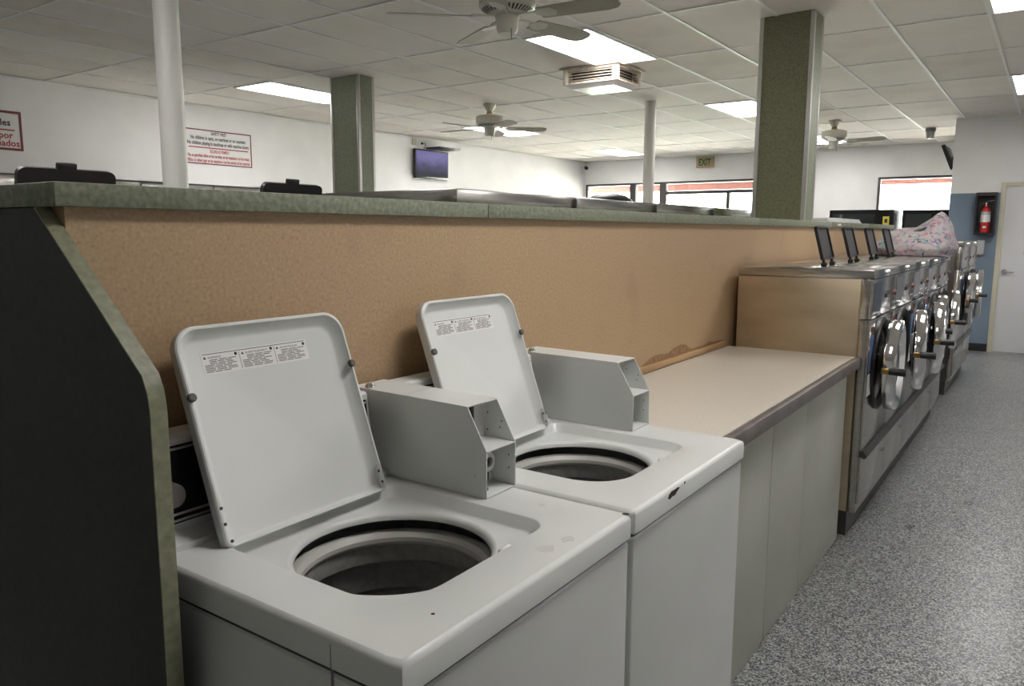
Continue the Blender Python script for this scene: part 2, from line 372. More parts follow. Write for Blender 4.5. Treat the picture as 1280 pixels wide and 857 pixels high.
for x in xs[1:-1]:
    MB().box(x-.011, x+.011, YB, YF, H-.004, H+.02).build('grid_bar', 'bar', ceil, smooth=False)
for y in ys[1:-1]:
    MB().box(XW, XE, y-.008, y+.008, H-.003, H+.02).build('grid_bar', 'bar', ceil, smooth=False)
struct(MB().box(XW, XW+.018, YB, YF, H-.022, H-.004).build('trim_1', 'bar', smooth=False))
struct(MB().box(XW+.018, .22, YF-.018, YF, H-.022, H-.004).build('trim_2', 'bar', smooth=False))

# storefront windows
def window(n, x0, x1, z0, z1, transom=None, mid=None, doors=False):
    r = bpy.data.objects.new('window_%d' % n, None); COL.objects.link(r); r.location = ((x0+x1)/2, YF, z0); struct(r); og = ((x0+x1)/2, YF, z0)
    f = MB(); t = .04; ya, yb = YF-.01, YF+.08
    f.box(x0, x1, ya, yb, z1-t, z1); f.box(x0, x1, ya, yb, z0, z0+t); f.box(x0, x0+t, ya, yb, z0+t, z1-t); f.box(x1-t, x1, ya, yb, z0+t, z1-t)
    f.build('window_frame', 'window_frame', r, og, smooth=False)
    zs = [z0+t, z1-t]; 
    if transom: 
        MB().box(x0+t, x1-t, ya, yb, transom-.03, transom+.03).build('transom_bar', 'window_frame', r, og, smooth=False); zs = [z0+t, transom-.03, transom+.03, z1-t]
    xsplit = [x0+t, x1-t] if mid is None else [x0+t, mid-.03, mid+.03, x1-t]
    if mid is not None: MB().box(mid-.03, mid+.03, ya+.001, yb-.001, z0+t, zs[1]).build('mullion', 'window_frame', r, og, smooth=False)
    for k in range(0, len(zs), 2):
        for q in range(0, len(xsplit), 2):
            xa, xb = (xsplit[q], xsplit[q+1])
            if k == 2:
                if q: continue
                xa, xb = x0+t, x1-t
            MB().box(xa, xb, YF+.03, YF+.036, zs[k], zs[k+1]).build('glass_pane', 'pane', r, og, smooth=False)
window(1, -6.80, -5.74, .75, WT); window(2, -5.69, -5.09, .75, WT); window(4, -1.157, .19, .75, WT2)
window(3, -5.03, -2.45, 0.0, WT, transom=2.28, mid=-3.74)
struct(MB().box(-5.74, -5.69, YF-.01, YF+.15, 0, WT).build('trim_3', 'window_frame', smooth=False))
struct(MB().box(-5.09, -5.03, YF-.01, YF+.15, 0, WT).build('trim_4', 'window_frame', smooth=False))
for x0, x1, z0 in OPEN: portal(x0, x1, z0, WT, YF+.22)
# outside
struct(MB().box(-30, 40, YF+.2, 60, -.15, -.02).build('ground_outside', 'concrete', smooth=False))
cn = MB(); cn.box(-12, 5, YF+.2, 16.4, 2.57, 2.65, 1); cn.box(-12, 5, 16.4, 16.5, 2.43, 2.72, 0)
tag(cn.build('canopy', ['fascia', 'soffit'], origin=(-3, 16, 2.5), smooth=False), 'dusty red canopy fascia seen outside through the front windows', 'canopy')
for k, (bx, by, s_) in enumerate([(-11.5, 21, 1.5), (-8.0, 24, 1.3)]):
    b = MB(); bm = bmesh.new(); bmesh.ops.create_icosphere(bm, subdivisions=4, radius=1)
    vs_ = []
    for v in bm.verts:
        p = v.co*(1+.25*noise.noise(v.co*2.3+Vector((k, 0, 0)))+.12*noise.noise(v.co*7)); vs_.append((bx+p.x*s_*1.2, by+p.y*s_, s_*.85+p.z*s_*.9))
    b.add(vs_, [[v.index for v in f.verts] for f in bm.faces]); bm.free()
    tag(b.build('shrub', 'leaf', origin=(bx, by, 0)), ['green shrub outside the leftmost front window', 'green shrub outside, right of the other one'][k], 'shrub')

# ------------------------------------------------------------------ central half wall with green ledge
wc = struct(MB().box(-.40, 0, .66, 8.8, 0, CAPB).build('wall_center', 'tan', smooth=False))
ldg = thing('wall_ledge', 'long speckled green laminate ledge capping the tan half wall', 'ledge', (-.2, 4.7, CAPB))
caps = [.635, 1.848, 3.116, 4.401, 6.121, 7.5, 8.82]
for a, b in zip(caps[:-1], caps[1:]):
    MB().box(-.42, .022, a+.0015, b-.0015, CAPB, CAPT, bev=.002).build('ledge_cap', 'green', ldg, (-.2, 4.7, CAPB))
MB().box(0, .012, 2.10, 3.97, .916, .945, bev=.002).build('wood_strip', 'wood', wc, label='bare wooden strip')
pk = MB(); pts = [(2.95, .945), (3.9, .945), (3.93, .953), (3.8, .957), (3.74, .965), (3.68, .954), (3.5, .957), (3.44, .985), (3.38, .992), (3.3, .986), (3.24, .968), (3.16, .975), (3.08, .976), (3.0, .958)]
pk.prism(pts, 'x', 0, .0015); pk.build('peeled_patch', 'peel', wc, smooth=False, label='peeled brown patch')
MB().box(.0221, .0226, 6.30, 6.42, 1.565, 1.580).build('ledge_label', 'sign_white', ldg, (-.2, 4.7, CAPB), smooth=False)

# end divider panel beside the first washer
dp = thing('divider_panel', 'dark end panel with slanted green edge left of the white washers', 'panel', (-.1, .66, 0))
og = (-.1, .66, 0); y0, y1 = .632, .658
prof = [(-.41, 0), (.283, 0), (.283, 1.255), (.279, 1.275), (.268, 1.295), (.252, 1.318), (-.03, 1.549), (-.41, 1.549)]
# the slope is tall: from the ledge corner down to the front edge
prof = [(-.41, 0), (.278, 0), (.278, 1.235), (.274, 1.262), (.262, 1.288), (-.045, 1.549), (-.41, 1.549)]
MB().prism(prof, 'y', y0, y1).build('panel_board', 'charcoal', dp, og, smooth=False)
e = MB(); ep = prof[1:6]
ring = []
for i, (x, z) in enumerate(ep):
    a = Vector(ep[max(i-1, 0)]); b = Vector(ep[min(i+1, len(ep)-1)]); d = (b-a).normalized(); n_ = Vector((d.y, -d.x))
    ring.append([(x, y0-.001, z), (x+n_.x*.003, y0-.001, z+n_.y*.003), (x+n_.x*.003, y1+.001, z+n_.y*.003), (x, y1+.001, z)])
e.loft(ring, 0, True, True); e.build('edge_band', 'edge_green', dp, og, label='green laminate edge strip')

# ------------------------------------------------------------------ white top loading washers
W = .695; XB, XF = .085, .7315; ZT = .937
def rrect(x0, x1, y0, y1, rad, n=14):
    """rounded rectangle; rad = radii at (x1,y0),(x1,y1),(x0,y1),(x0,y0)"""
    pts = []
    for (cx, cy, a0), r_ in zip([(x1, y0, -90), (x1, y1, 0), (x0, y1, 90), (x0, y0, 180)], rad):
        ox = cx-r_ if cx == x1 else cx+r_; oy = cy-r_ if cy == y1 else cy+r_
        for k in range(n):
            a = R(a0+90*k/(n-1)); pts.append((ox+r_*math.cos(a), oy+r_*math.sin(a)))
    return pts
def polar(poly, c, N):
    """resample a star-shaped polygon at N equal angles round c"""
    out = []
    for i in range(N):
        a = 2*math.pi*i/N; d = (math.cos(a), math.sin(a)); best = None
        for k in range(len(poly)):
            p, q = poly[k], poly[(k+1) % len(poly)]
            px, py, ex, ey = p[0]-c[0], p[1]-c[1], q[0]-p[0], q[1]-p[1]
            den = d[0]*ey-d[1]*ex
            if abs(den) < 1e-12: continue
            t = (px*ey-py*ex)/den; u = (px*d[1]-py*d[0])/den
            if t > 0 and -1e-6 <= u <= 1+1e-6 and (best is None or t > best): best = t
        out.append((c[0]+best*d[0], c[1]+best*d[1]))
    return out
def top_washer(y0, label, lidshift=0.):
    base = (.41, y0+W/2, 0); t = thing('top_load_washer', label, 'washing machine', base, 0, 'white top load washers')
    O = (.41, W/2, 0)   # local build frame: y from 0 to W
    B = lambda mb, n, m, p=None, **k: mb.build(n, m, p or t, O, **k)
    B(MB().box(XB+.02, XF-.02, .012, W-.012, 0, .07), 'toe_kick', 'steel_dark', smooth=False)
    bd = MB(); 
    xa, xb, ya, yb = XB+.01, XF-.006, .004, W-.004
    ro = lambda g, z: [(x, y, z) for x, y in rrect(xa+g, xb-g, ya+g, yb-g, (.008,)*4, 4)]
    bd.loft([ro(.02, .072), ro(.002, .072), ro(0, .074), ro(0, .872), ro(.003, .876), ro(.012, .876), ro(.012, .08)], 0, True, False)
    B(bd, 'cabinet', 'enamel')
    gk = MB(); gk.loft([[(x, y, z) for x, y in rrect(XB+.014+g, XF-.010-g, .008+g, W-.008-g, (.008,)*4, 4)] for g, z in ((0, .870), (0, .885), (.006, .885), (.006, .870))])
    B(gk, 'gasket_strip', 'steel_dark')
    # deck by lofting contours
    c = (.405, .33); N = 144
    outer = lambda g, r_=.012: polar(rrect(XB+g, XF-g, g, W-g, (r_,)*4, 6), c, N)
    rec = lambda g: polar(rrect(.187+g, .620-g, .108+g, .556-g, (.115-g*.6, .05, .03, .03), 14), c, N)
    circ = lambda r_: [(c[0]+r_*math.cos(2*math.pi*i/N), c[1]+r_*math.sin(2*math.pi*i/N)) for i in range(N)]
    Z = lambda ring, z: [(x, y, z) for x, y in ring]
    dk = MB()
    dk.loft([Z(outer(.004), .884), Z(outer(0), .887), Z(outer(0), ZT-.010), Z(outer(.003), ZT-.003), Z(outer(.010), ZT)])
    dk.loft([Z(outer(.010), ZT), Z(rec(0), ZT), Z(rec(.003), ZT-.002), Z(rec(.008), ZT-.024), Z(rec(.014), ZT-.028), Z(circ(.199), ZT-.029), Z(circ(.193), ZT-.030), Z(circ(.188), ZT-.036), Z(circ(.187), ZT-.044), Z(circ(.192), ZT-.046)])
    dk.box(.60, .612, .398, .432, ZT-.024, ZT-.006, bev=.004)
    B(dk, 'top_deck', 'enamel', angle=50)
    # tub ring and basket
    B(MB().lathe([(.224, .838), (.224, .852), (.214, .864), (.200, .869), (.187, .866), (.179, .857), (.178, .848), (.183, .840), (.205, .836)], (c[0], c[1], 0), n=96), 'balance_ring', 'tub_plastic')
    bk = MB().lathe([(.190, .842), (.186, .836), (.186, .802), (.194, .796), (.198, .790), (.198, .735), (.206, .728), (.214, .72), (.214, .55), (.20, .50), (.05, .49), (.0, .49)], (c[0], c[1], 0), n=64)
    B(bk, 'basket', 'tub_dark')
    B(MB().lathe([(.10, .49), (.08, .52), (.045, .56), (.035, .66), (.02, .68), (.0, .682)], (c[0], c[1], 0), n=24), 'agitator', 'black')
    B(MB().box(.15, .66, .08, .58, .30, .48), 'tub_bottom', 'black', smooth=False)
    # console along the back
    cs = MB(); cs.prism([(.025, ZT-.02), (.150, ZT-.02), (.150, ZT+.012), (.105, ZT+.022), (.085, 1.128), (.078, 1.134), (.025, 1.134)], 'y', .004, .580)
    co = B(cs, 'console', 'enamel', smooth=False)
    def face(y, s, off=.0):   # point on the slanted console face
        return (.105+.0-(.020)*s+off, y, ZT+.022+(.169)*s)
    q = MB(); q.add([face(.012, .08, .002), face(.572, .08, .002), face(.572, .93, .002), face(.012, .93, .002)], [(0, 1, 2, 3)]); B(q, 'control_panel', 'black_gloss', co, smooth=False)
    for s0 in (.10, .17, .88):
        q = MB(); q.add([face(.012, s0, .004), face(.572, s0, .004), face(.572, s0+.025, .004), face(.012, s0+.025, .004), face(.012, s0, .001), face(.572, s0, .001), face(.572, s0+.025, .001), face(.012, s0+.025, .001)],
            [(0, 1, 2, 3), (0, 4, 5, 1), (3, 2, 6, 7)]); B(q, 'panel_trim', 'alu', co, smooth=False)
    for yk in (.055, .30):
        p0 = face(yk, .42, .0); B(MB().cyl(p0, (p0[0]+.03, p0[1], p0[2]+.004), .026, 20, r1=.022), 'dial_knob', 'rubber', co)
    # open lid
    L_, wl = .420, .415; v = Vector((-.137, 0, .377)).normalized(); n3 = Vector((v.z, 0, -v.x)); h0 = Vector((.209, .10+lidshift, .936))
    T = Matrix(((0, v.x, n3.x, h0.x), (1, v.y, n3.y, h0.y), (0, v.z, n3.z, h0.z), (0, 0, 0, 1)))
    def out(g, bow=0):
        p = rrect(g*.35, L_-g, g, wl-g, (.048-g*.5, .048-g*.5, .014, .014), 10)
        return [(y, x, 0) for x, y in p]
    def lift(ring, z): return [(x, y, z) for x, y, _ in ring]
    ld = MB()
    ld.loft([lift(out(.006), -.028), lift(out(0), -.018), lift(out(0), 0), lift(out(.003), .003), lift(out(.007), .003), lift(out(.010), -.002), lift(out(.022), -.018), lift(out(.030), -.020)], 0, True, True, T=T)
    lid = B(ld, 'lid', 'enamel', angle=40)
    for (u, vv) in ((.006, .285), (wl-.008, .295)):
        q = MB(); q.lathe([(.0085, 0), (.0085, .007), (.006, .009), (0, .009)], (u, vv, .002), n=14, T=T); B(q, 'bumper', 'rubber', lid)
    for (u, vv) in ((.013, .012), (.008, .045), (.008, .075), (wl-.012, .02), (wl-.014, .045)):
        q = MB(); q.lathe([(.0032, 0), (.0032, .002), (0, .0025)], (u, vv, .0025), n=10, T=T); B(q, 'lid_screw', 'steel_dark', lid)
    q = MB(); q.box(wl-.015, wl-.007, .006, .06, .0, .004, T=T); B(q, 'lid_bracket', 'alu', lid, smooth=False)
    # warning label in three columns
    q = MB(); u0, u1, v0, v1 = .060, .316, .325, .369; zl = -.0195
    q.box(u0, u1, v0, v1, zl-.0005, zl, 0, T=T)
    TT = lambda u, vv: T @ Matrix.Translation((u, vv, zl+.0004))
    cw = (u1-u0)/3
    rnd = random.Random(3)
    for k, wd in enumerate(('WARNING', 'AVERTISSEMENT', 'ADVERTENCIA')):
        ua = u0+k*cw
        q.text(wd, .0062, TT(ua+.014, v1-.0125), 1, 'LEFT', maxw=min(cw-.03, .0042*len(wd)))
        q.lathe([(.0035, 0), (0, .0002)], (ua+cw-.008, v1-.009, zl+.0004), n=10, mi=1, T=T)
        q.add([(ua+.004, v1-.0125, zl+.0004), (ua+.011, v1-.0125, zl+.0004), (ua+.0075, v1-.007, zl+.0004)], [(0, 1, 2)], 1, T)
        if k: q.box(ua-.0005, ua+.0005, v0+.003, v1-.006, zl, zl+.0003, 2, T=T)
        for r_ in range(8):
            vv = v1-.0165-r_*.0033; a = ua+.005+(.012 if r_ < 3 else 0); b = ua+cw-.006-rnd.random()*.02*(r_ % 3 > 0)
            for z_ in range(3):
                aa = a+(b-a)*z_/3; bb = a+(b-a)*(z_+.86)/3; q.box(aa, bb, vv, vv+.0019, zl, zl+.0003, 2, T=T)
    q.box(u0+.004, u1-.004, v1-.0038, v1-.0026, zl, zl+.0003, 1, T=T)
    B(q, 'warning_label', ['label', 'ink', 'ink_grey'], lid, smooth=False, label='white three column warning sticker')
    # coin box, an open fronted sheet metal housing
    ya, yb = .584, .694; pf = [(.03, ZT+.0015), (.437, ZT+.0015), (.437, 1.043), (.385, 1.136), (.03, 1.140)]; th = .0025
    cb = MB(); cb.prism(pf, 'y', ya, ya+th); cb.prism(pf, 'y', yb-th, yb)
    cb.box(.03, .437, ya+th, yb-th, ZT+.0015, ZT+.004)
    cb.prism([(.03, 1.1375), (.195, 1.1355), (.195, 1.1385), (.03, 1.140)], 'y', ya+th, yb-th)
    cb.prism([(.197, 1.1355), (.385, 1.1335), (.385, 1.136), (.197, 1.1385)], 'y', ya+th, yb-th)
    bx = B(cb, 'coin_box', 'enamel', smooth=False)
    B(MB().box(.31, .437, ya+th, yb-th, 1.041, 1.0435), 'coin_box_shelf', 'enamel_rim', bx, smooth=False)
    bp_ = MB(); bp_.box(.348, .35, ya+th, yb-th, 1.0435, 1.133); bp_.box(.368, .37, ya+th, yb-th, ZT+.004, 1.041); B(bp_, 'coin_box_back', 'enamel_rim', bx, smooth=False)
    B(MB().box(.35, .365, ya+.045, ya+.05, 1.048, 1.128), 'slide_guide', 'steel_dark', bx, smooth=False)
    B(MB().lathe([(.0, .0), (.0, .016), (.010, .016), (.012, .030), (.021, .030), (.024, .024), (.024, 0)], (.37, ya+.060, 1.0), 'x', 24), 'coin_lock', 'alu', bx)
    B(MB().cyl((.378, ya+.060, 1.0), (.394, ya+.060, 1.0), .0095, 16), 'lock_core', 'black', bx)
    B(MB().tube([(.374, yb-.02, 1.035), (.374, yb-.02, .958), (.378, yb-.026, .951), (.382, yb-.045, .950)], .002, 6), 'wire_hook', 'rubber', bx)
    B(MB().lathe([(.010, 0), (.010, .004), (.006, .008), (0, .008)], (.40, ya+.04, ZT+.004), n=12), 'floor_bolt', 'steel_dark', bx)
    B(MB().lathe([(.012, 0), (.012, .004), (.008, .010), (0, .011)], (.075, ya+.016, 1.139), n=16), 'top_lock', 'chrome', bx)
    B(MB().lathe([(.003, 0), (.003, .001), (0, .001)], (.405, ya-.0008, .985), 'y', 8), 'rivet', 'steel_dark', bx)
    for (xx, zz) in ((.40, 1.085), (.395, 1.07), (.36, 1.10), (.36, 1.06), (.42, 1.01), (.42, .98), (.36, 1.0), (.37, .96)):
        B(MB().lathe([(.002, 0), (.002, -.001), (0, -.001)], (xx, yb-th, zz), 'y', 6), 'rivet', 'steel_dark', bx, smooth=False)
    return t
wa = top_washer(.699, 'white top load washer with open lid, beside the dark divider panel')
wb = top_washer(1.404, 'white top load washer with open lid, next to the counter, chipped on its front edge', -.022)
O2 = (.41, W/2, 0)
# chips and scuffs
q = MB(); q.prism([(.166, .918), (.176, .913), (.190, .916), (.205, .915), (.216, .920), (.232, .9265), (.222, .929), (.205, .9285), (.185, .929), (.172, .925)], 'x', XF-.006, XF+.0007)
q.build('paint_chip', 'rust', wb, O2, smooth=False, label='dark paint chip')
MB().lathe([(.004, 0), (0, .0008)], (XF, .262, .929), 'x', 8).build('paint_chip', 'rust', wb, O2)
MB().lathe([(.008, 0), (0, .0008)], (XF-.011, W-.012, ZT), 'z', 8).build('paint_chip', 'rust', wa, O2)
MB().lathe([(.0035, 0), (0, .0006)], (.672, .135, ZT), 'z', 8).build('paint_chip', 'rust', wa, O2)
for (x, y, s_) in ((.68, .44, .016), (.69, .50, .012), (.55, .63, .008)):
    pts = [(x+s_*(.6+.6*random.random())*math.cos(a*.7), y+1.5*s_*(.5+.8*random.random())*math.sin(a*.7)) for a in range(9)]
    MB().prism(pts, 'z', ZT, ZT+.0003).build('scuff_mark', 'scuff', wa, O2, smooth=False)
MB().box(.594, .5955, -.0006, .004, .07, ZT-.012).build('side_seam', 'ink_grey', wa, O2, smooth=False)

# ------------------------------------------------------------------ folding counter
cb = thing('counter_base', 'grey laminate base panels under the folding counter', 'cabinet', (.3, 3.05, 0)); og = (.3, 3.05, 0)
MB().box(.02, .60, 2.12, 3.93, 0, .855).build('carcass', 'counter_front', cb, og, smooth=False)
for a, b in ((2.116, 2.745), (2.751, 3.215), (3.219, 3.932)):
    MB().box(.602, .625, a, b, .004, .855, bev=.0015).build('front_panel', 'counter_front', cb, og)
MB().box(.56, .60, 3.934, 4.0, 0, .855).build('filler_post', 'steel_dark', cb, og, smooth=False)
ct = thing('countertop', 'cream speckled folding countertop with dark metal front edge', 'countertop', (.3, 3.05, .864)); og = (.3, 3.05, .864)
MB().box(.013, .640, 2.108, 4.004, .864, .9142).build('worktop', 'counter', ct, og, smooth=False)
MB().box(.640, .668, 2.108, 4.004, .860, .913, bev=.006).build('edge_trim', 'edge_trim', ct, og)
MB().box(.600, .640, 2.108, 4.004, .856, .8638).build('under_strip', 'wood', ct, og, smooth=False)

# ------------------------------------------------------------------ stainless front loaders
def front_loader(name, W, D, HT, label, door_r=.232, zc=.845, side='steel_side', lidz=.205, tab=False, clips=False, detail=True):
    s = HT/1.335; t = thing(name, label, 'washing machine'); O = (D/2, W/2, 0)
    B = lambda mb, n, m, p=None, **k: mb.build(n, m, p or t, O, **k)
    z1, z2, z3, z4, z5 = .125*s, .418*s, .446*s, 1.095*s, 1.290*s
    B(MB().box(.03, D-.05, .004, W-.004, 0, z1), 'plinth', 'steel_dark', smooth=False)
    B(MB().box(0, D-.052, .003, W-.003, z1, z5-.001, bev=.003), 'body', side)
    ff = MB(); ff.box(D-.050, D-.012, .003, W-.003, z1, z4-.002, bev=.002); ff.box(D-.050, D-.012, .003, W-.003, z4+.001, z5-.001, bev=.002); B(ff, 'front_frame', 'steel')
    B(MB().box(-.004, D+.005, .002, W-.002, z5+.001, HT, bev=.003), 'top_cover', 'steel')
    lp = B(MB().box(D-.012, D, .004, W-.004, z1+.05, z2-.003, bev=.002), 'lower_panel', 'steel')
    for yy in (.02, W-.02): B(MB().lathe([(.006, 0), (.006, .003), (0, .005)], (D, yy, z1+.18), 'x', 10), 'panel_screw', 'chrome', lp)
    B(MB().prism([(D-.012, z2), (D+.016, z2-.012), (D+.028, z2+.004), (D+.006, z3), (D-.012, z3)], 'y', .002, W-.002), 'ledge_strip', 'steel_dark', smooth=False)
    B(MB().box(D-.012, D, .004, W-.004, z3+.002, z4-.003, bev=.002), 'door_panel', 'steel')
    cp = B(MB().box(D-.012, D, .004, W-.004, z4+.003, z5-.003, bev=.002), 'control_panel', 'steel')
    if detail:
        B(MB().box(D, D+.002, .03, .24, z4+.025, z5-.02), 'display', 'navy_panel', cp, smooth=False)
        B(MB().box(D, D+.004, .36, .40, z4+.085, z4+.105), 'selector', 'ink', cp, smooth=False)
        cs_ = MB(); yc = W-.075
        cs_.box(D, D+.006, yc-.022, yc-.016, z4+.01, z5-.01); cs_.box(D, D+.006, yc+.016, yc+.022, z4+.01, z5-.01)
        cs_.box(D, D+.006, yc-.05, yc+.05, z4+.045, z4+.053); B(cs_, 'coin_slot', 'chrome', cp, smooth=False)
        B(MB().lathe([(.014, 0), (.014, .014), (.010, .02), (0, .02)], (D, yc, z4+.10), 'x', 14), 'start_button', 'button_red', cp)
        B(MB().lathe([(.015, 0), (.015, .008), (.010, .016), (0, .017)], (D+.005, W*.5, (z5+HT)/2), 'x', 14), 'cover_lock', 'chrome')
        B(MB().box(D, D+.010, W-.085, W-.06, z4-.20, z4-.05), 'vent_slot', 'black', smooth=False)
        B(MB().box(D, D+.002, .025, .11, z4-.26, z4-.08), 'instruction_label', 'blue_label', smooth=False)
        B(MB().box(D, D+.002, .025, .11, z4-.38, z4-.27), 'notice_label', 'label', smooth=False)
        B(MB().box(D, D+.0021, .028, .09, z4-.065, z4-.035), 'small_label', 'button_red', smooth=False)
    # porthole door, hinged at the far side and left slightly ajar
    yd = W*.48; zc_ = zc*s; r = door_r
    B(MB().lathe([(r*.80, 0), (r*1.02, 0), (r*1.03, .012), (r*.98, .02), (r*.80, .006)], (D, yd, zc_), 'x', 40), 'door_seal', 'black')
    yh = yd+r+.03; H0 = (D+.03, yh, zc_)
    door = MB().lathe([(r*.70, .004), (r*.99, .000), (r*1.0, .010), (r*1.0, .046), (r*.97, .056), (r*.88, .060), (r*.80, .050), (r*.70, .030), (r*.70, .004)], (D+.03, yd, zc_), 'x', 48)
    do = door.build('door', 'chrome', t, H0); do.location = (H0[0]-O[0], H0[1]-O[1], H0[2])
    B2 = lambda mb, n, m: mb.build(n, m, do, H0)
    B2(MB().lathe([(r*.72, .018), (r*.60, .036), (r*.35, .046), (0, .050)], (D+.03, yd, zc_), 'x', 40), 'door_glass', 'glass_dark')
    B2(MB().box(D+.018, D+.07, yh-.045, yh+.004, zc_-.06, zc_+.06, bev=.006), 'door_hinge', 'alu')
    la = MB(); la.box(D+.026, D+.060, yd-r-.026, yd-r+.006, zc_-.014, zc_+.014, bev=.005); B2(la, 'door_latch', 'brass')
    B2(MB().cyl((D+.06, yd-r-.012, zc_), (D+.135, yd-r-.012, zc_), .017, 14, r1=.02), 'door_handle', 'black')
    # open soap hatch on the top
    xs_, yc = D*.54, W*.62; wl = .25; sl = MB()
    v = Vector((-.26, 0, .965)).normalized(); n3 = Vector((v.z, 0, -v.x))
    T = Matrix(((0, v.x, n3.x, xs_), (1, v.y, n3.y, yc-wl/2), (0, v.z, n3.z, HT+.022), (0, 0, 0, 1)))
    hh = lidz-.012
    ro = [(y, x) for x, y in rrect(.012, hh, 0, wl, (.02, .02, .006, .006), 6)]
    ri = [(y, x) for x, y in rrect(.022, hh-.010, .012, wl-.012, (.012, .012, .004, .004), 6)]
    Zr = lambda ring, z: [(x, y, z) for x, y in ring]
    sl.loft([Zr(ro, -.006), Zr(ro, .010), Zr(ri, .010), Zr(ri, .002)], 0, True, False, T=T); sl.add([(x, y, .002) for x, y in ri], [list(range(len(ri)))], 1, T)
    if tab: sl.box(wl*.42, wl*.62, hh-.004, hh+.016, -.006, .008, bev=.003, T=T)
    so = B(sl, 'soap_lid', ['black', 'lid_grey'], label='open black soap hatch lid')
    for yy in (.035, wl-.035):
        hb = MB(); hb.box(xs_-.012, xs_+.016, yc-wl/2+yy-.016, yc-wl/2+yy+.016, HT, HT+.020, bev=.004); hb.cyl((xs_, yc-wl/2+yy, HT+.016), (xs_-.006, yc-wl/2+yy, HT+.042), .008, 8)
        B(hb, 'lid_hinge', 'black', so)
    B(MB().box(xs_+.03, xs_+.13, yc-wl/2, yc+wl/2, HT-.002, HT+.003, bev=.001), 'soap_hatch_rim', 'steel')
    if clips:
        for yy in (.10, W-.14): B(MB().box(-.018, .004, yy, yy+.07, z5-.012, z5+.004, bev=.002), 'hinge_clip', 'black')
        B(MB().box(-.012, .02, .0, .014, z5-.03, HT-.01, bev=.002), 'seam_cover', 'steel_dark')
    return t
def place(t, x_back, y0, W, D, flip=False, label=None, group=None, ajar=None):
    t.location = ((x_back-D/2) if flip else (x_back+D/2), y0+W/2, 0); t.rotation_euler = (0, 0, math.pi if flip else 0)
    if label: t['label'] = label
    if group: t['group'] = group
    if ajar is not None:
        for c in t.children:
            if c.name.startswith('door') and c.name.split('.')[0] == 'door': c.rotation_euler = (0, 0, R(ajar))
    return t
FW, FD = .644, .652
labs = ['nearest stainless front load washer, its side against the cream counter', 'second stainless front load washer from the counter', 'third stainless front load washer from the counter, middle of the row',
        'fourth stainless front load washer from the counter, left of the patterned bag', 'fifth stainless front load washer from the counter, under the patterned bag']
p = front_loader('front_load_washer', FW, FD, 1.335, labs[0])
row = [p]+[copy_tree(p) for _ in range(4)]
for k, t in enumerate(row): place(t, .046, 4.010+k*FW, FW, FD, False, labs[k], 'stainless washers along the aisle', (3, 9, 12, 4, 7)[k])
for c in list(row[4].children):
    if c.name.split('.')[0] == 'soap_lid':
        for g in list(c.children): bpy.data.objects.remove(g)
        bpy.data.objects.remove(c)
TW = .80
p2 = front_loader('tall_front_load_washer', TW, FD, 1.432, 'tall stainless washer nearer to the short ones at the far end of the row', .25, .83, side='steel_dark')  # dark body steel paints the shade and dark reflections on the stainless sides
p3 = copy_tree(p2)
place(p2, .046, 8.20, TW, FD, False, None, 'tall stainless washers at the end of the aisle', 2)
place(p3, .046, 9.00, TW, FD, False, 'last tall stainless washer at the end of the row by the blue wall', 'tall stainless washers at the end of the aisle', 4)
for t in (p2, p3):
    for c in list(t.children):
        if c.name.split('.')[0] in ('soap_lid',):
            for g in list(c.children): bpy.data.objects.remove(g)
            bpy.data.objects.remove(c)
# row on the other side of the half wall
BW = .72
q1 = front_loader('front_load_washer', BW, FD, 1.462, 'stainless washer behind the green ledge, under the left black lid', lidz=.205, tab=True, detail=False)
q2 = copy_tree(q1)
place(q1, -.45, .76, BW, FD, True, None, 'washers behind the half wall', 0)
place(q2, -.45, 1.50, BW, FD, True, 'stainless washer behind the green ledge, under the black lid left of the column', 'washers behind the half wall', 0)
GW, GD = .903, .76
g0 = front_loader('large_front_load_washer', GW, GD, 1.676, '', .29, .80, side='steel', clips=True, detail=False)
for c in list(g0.children):
    if c.name.split('.')[0] == 'soap_lid':
        for g in list(c.children): bpy.data.objects.remove(g)
        bpy.data.objects.remove(c)
gl = ['large stainless washer behind the ledge, the one showing its dark side', 'second large stainless washer behind the ledge', 'third large stainless washer behind the ledge, in front of the far white pole', 'fourth large stainless washer behind the ledge, left of the big green column']
gs = [g0]+[copy_tree(g0) for _ in range(3)]
for k, t in enumerate(gs): place(t, -.50, 2.34+k*.906, GW, GD, True, gl[k], 'large washers behind the half wall', 0)
# dark domed lid on the third of them
dm = MB().lathe([(.165, 0), (.165, .012), (.15, .04), (.11, .066), (.05, .08), (0, .084)], (-1.0, 4.52, 1.677), n=32)
tag(dm.build('domed_lid', 'black', origin=(-1.0, 4.52, 1.677)), 'black domed lid lying on a large stainless washer by the far window', 'lid')

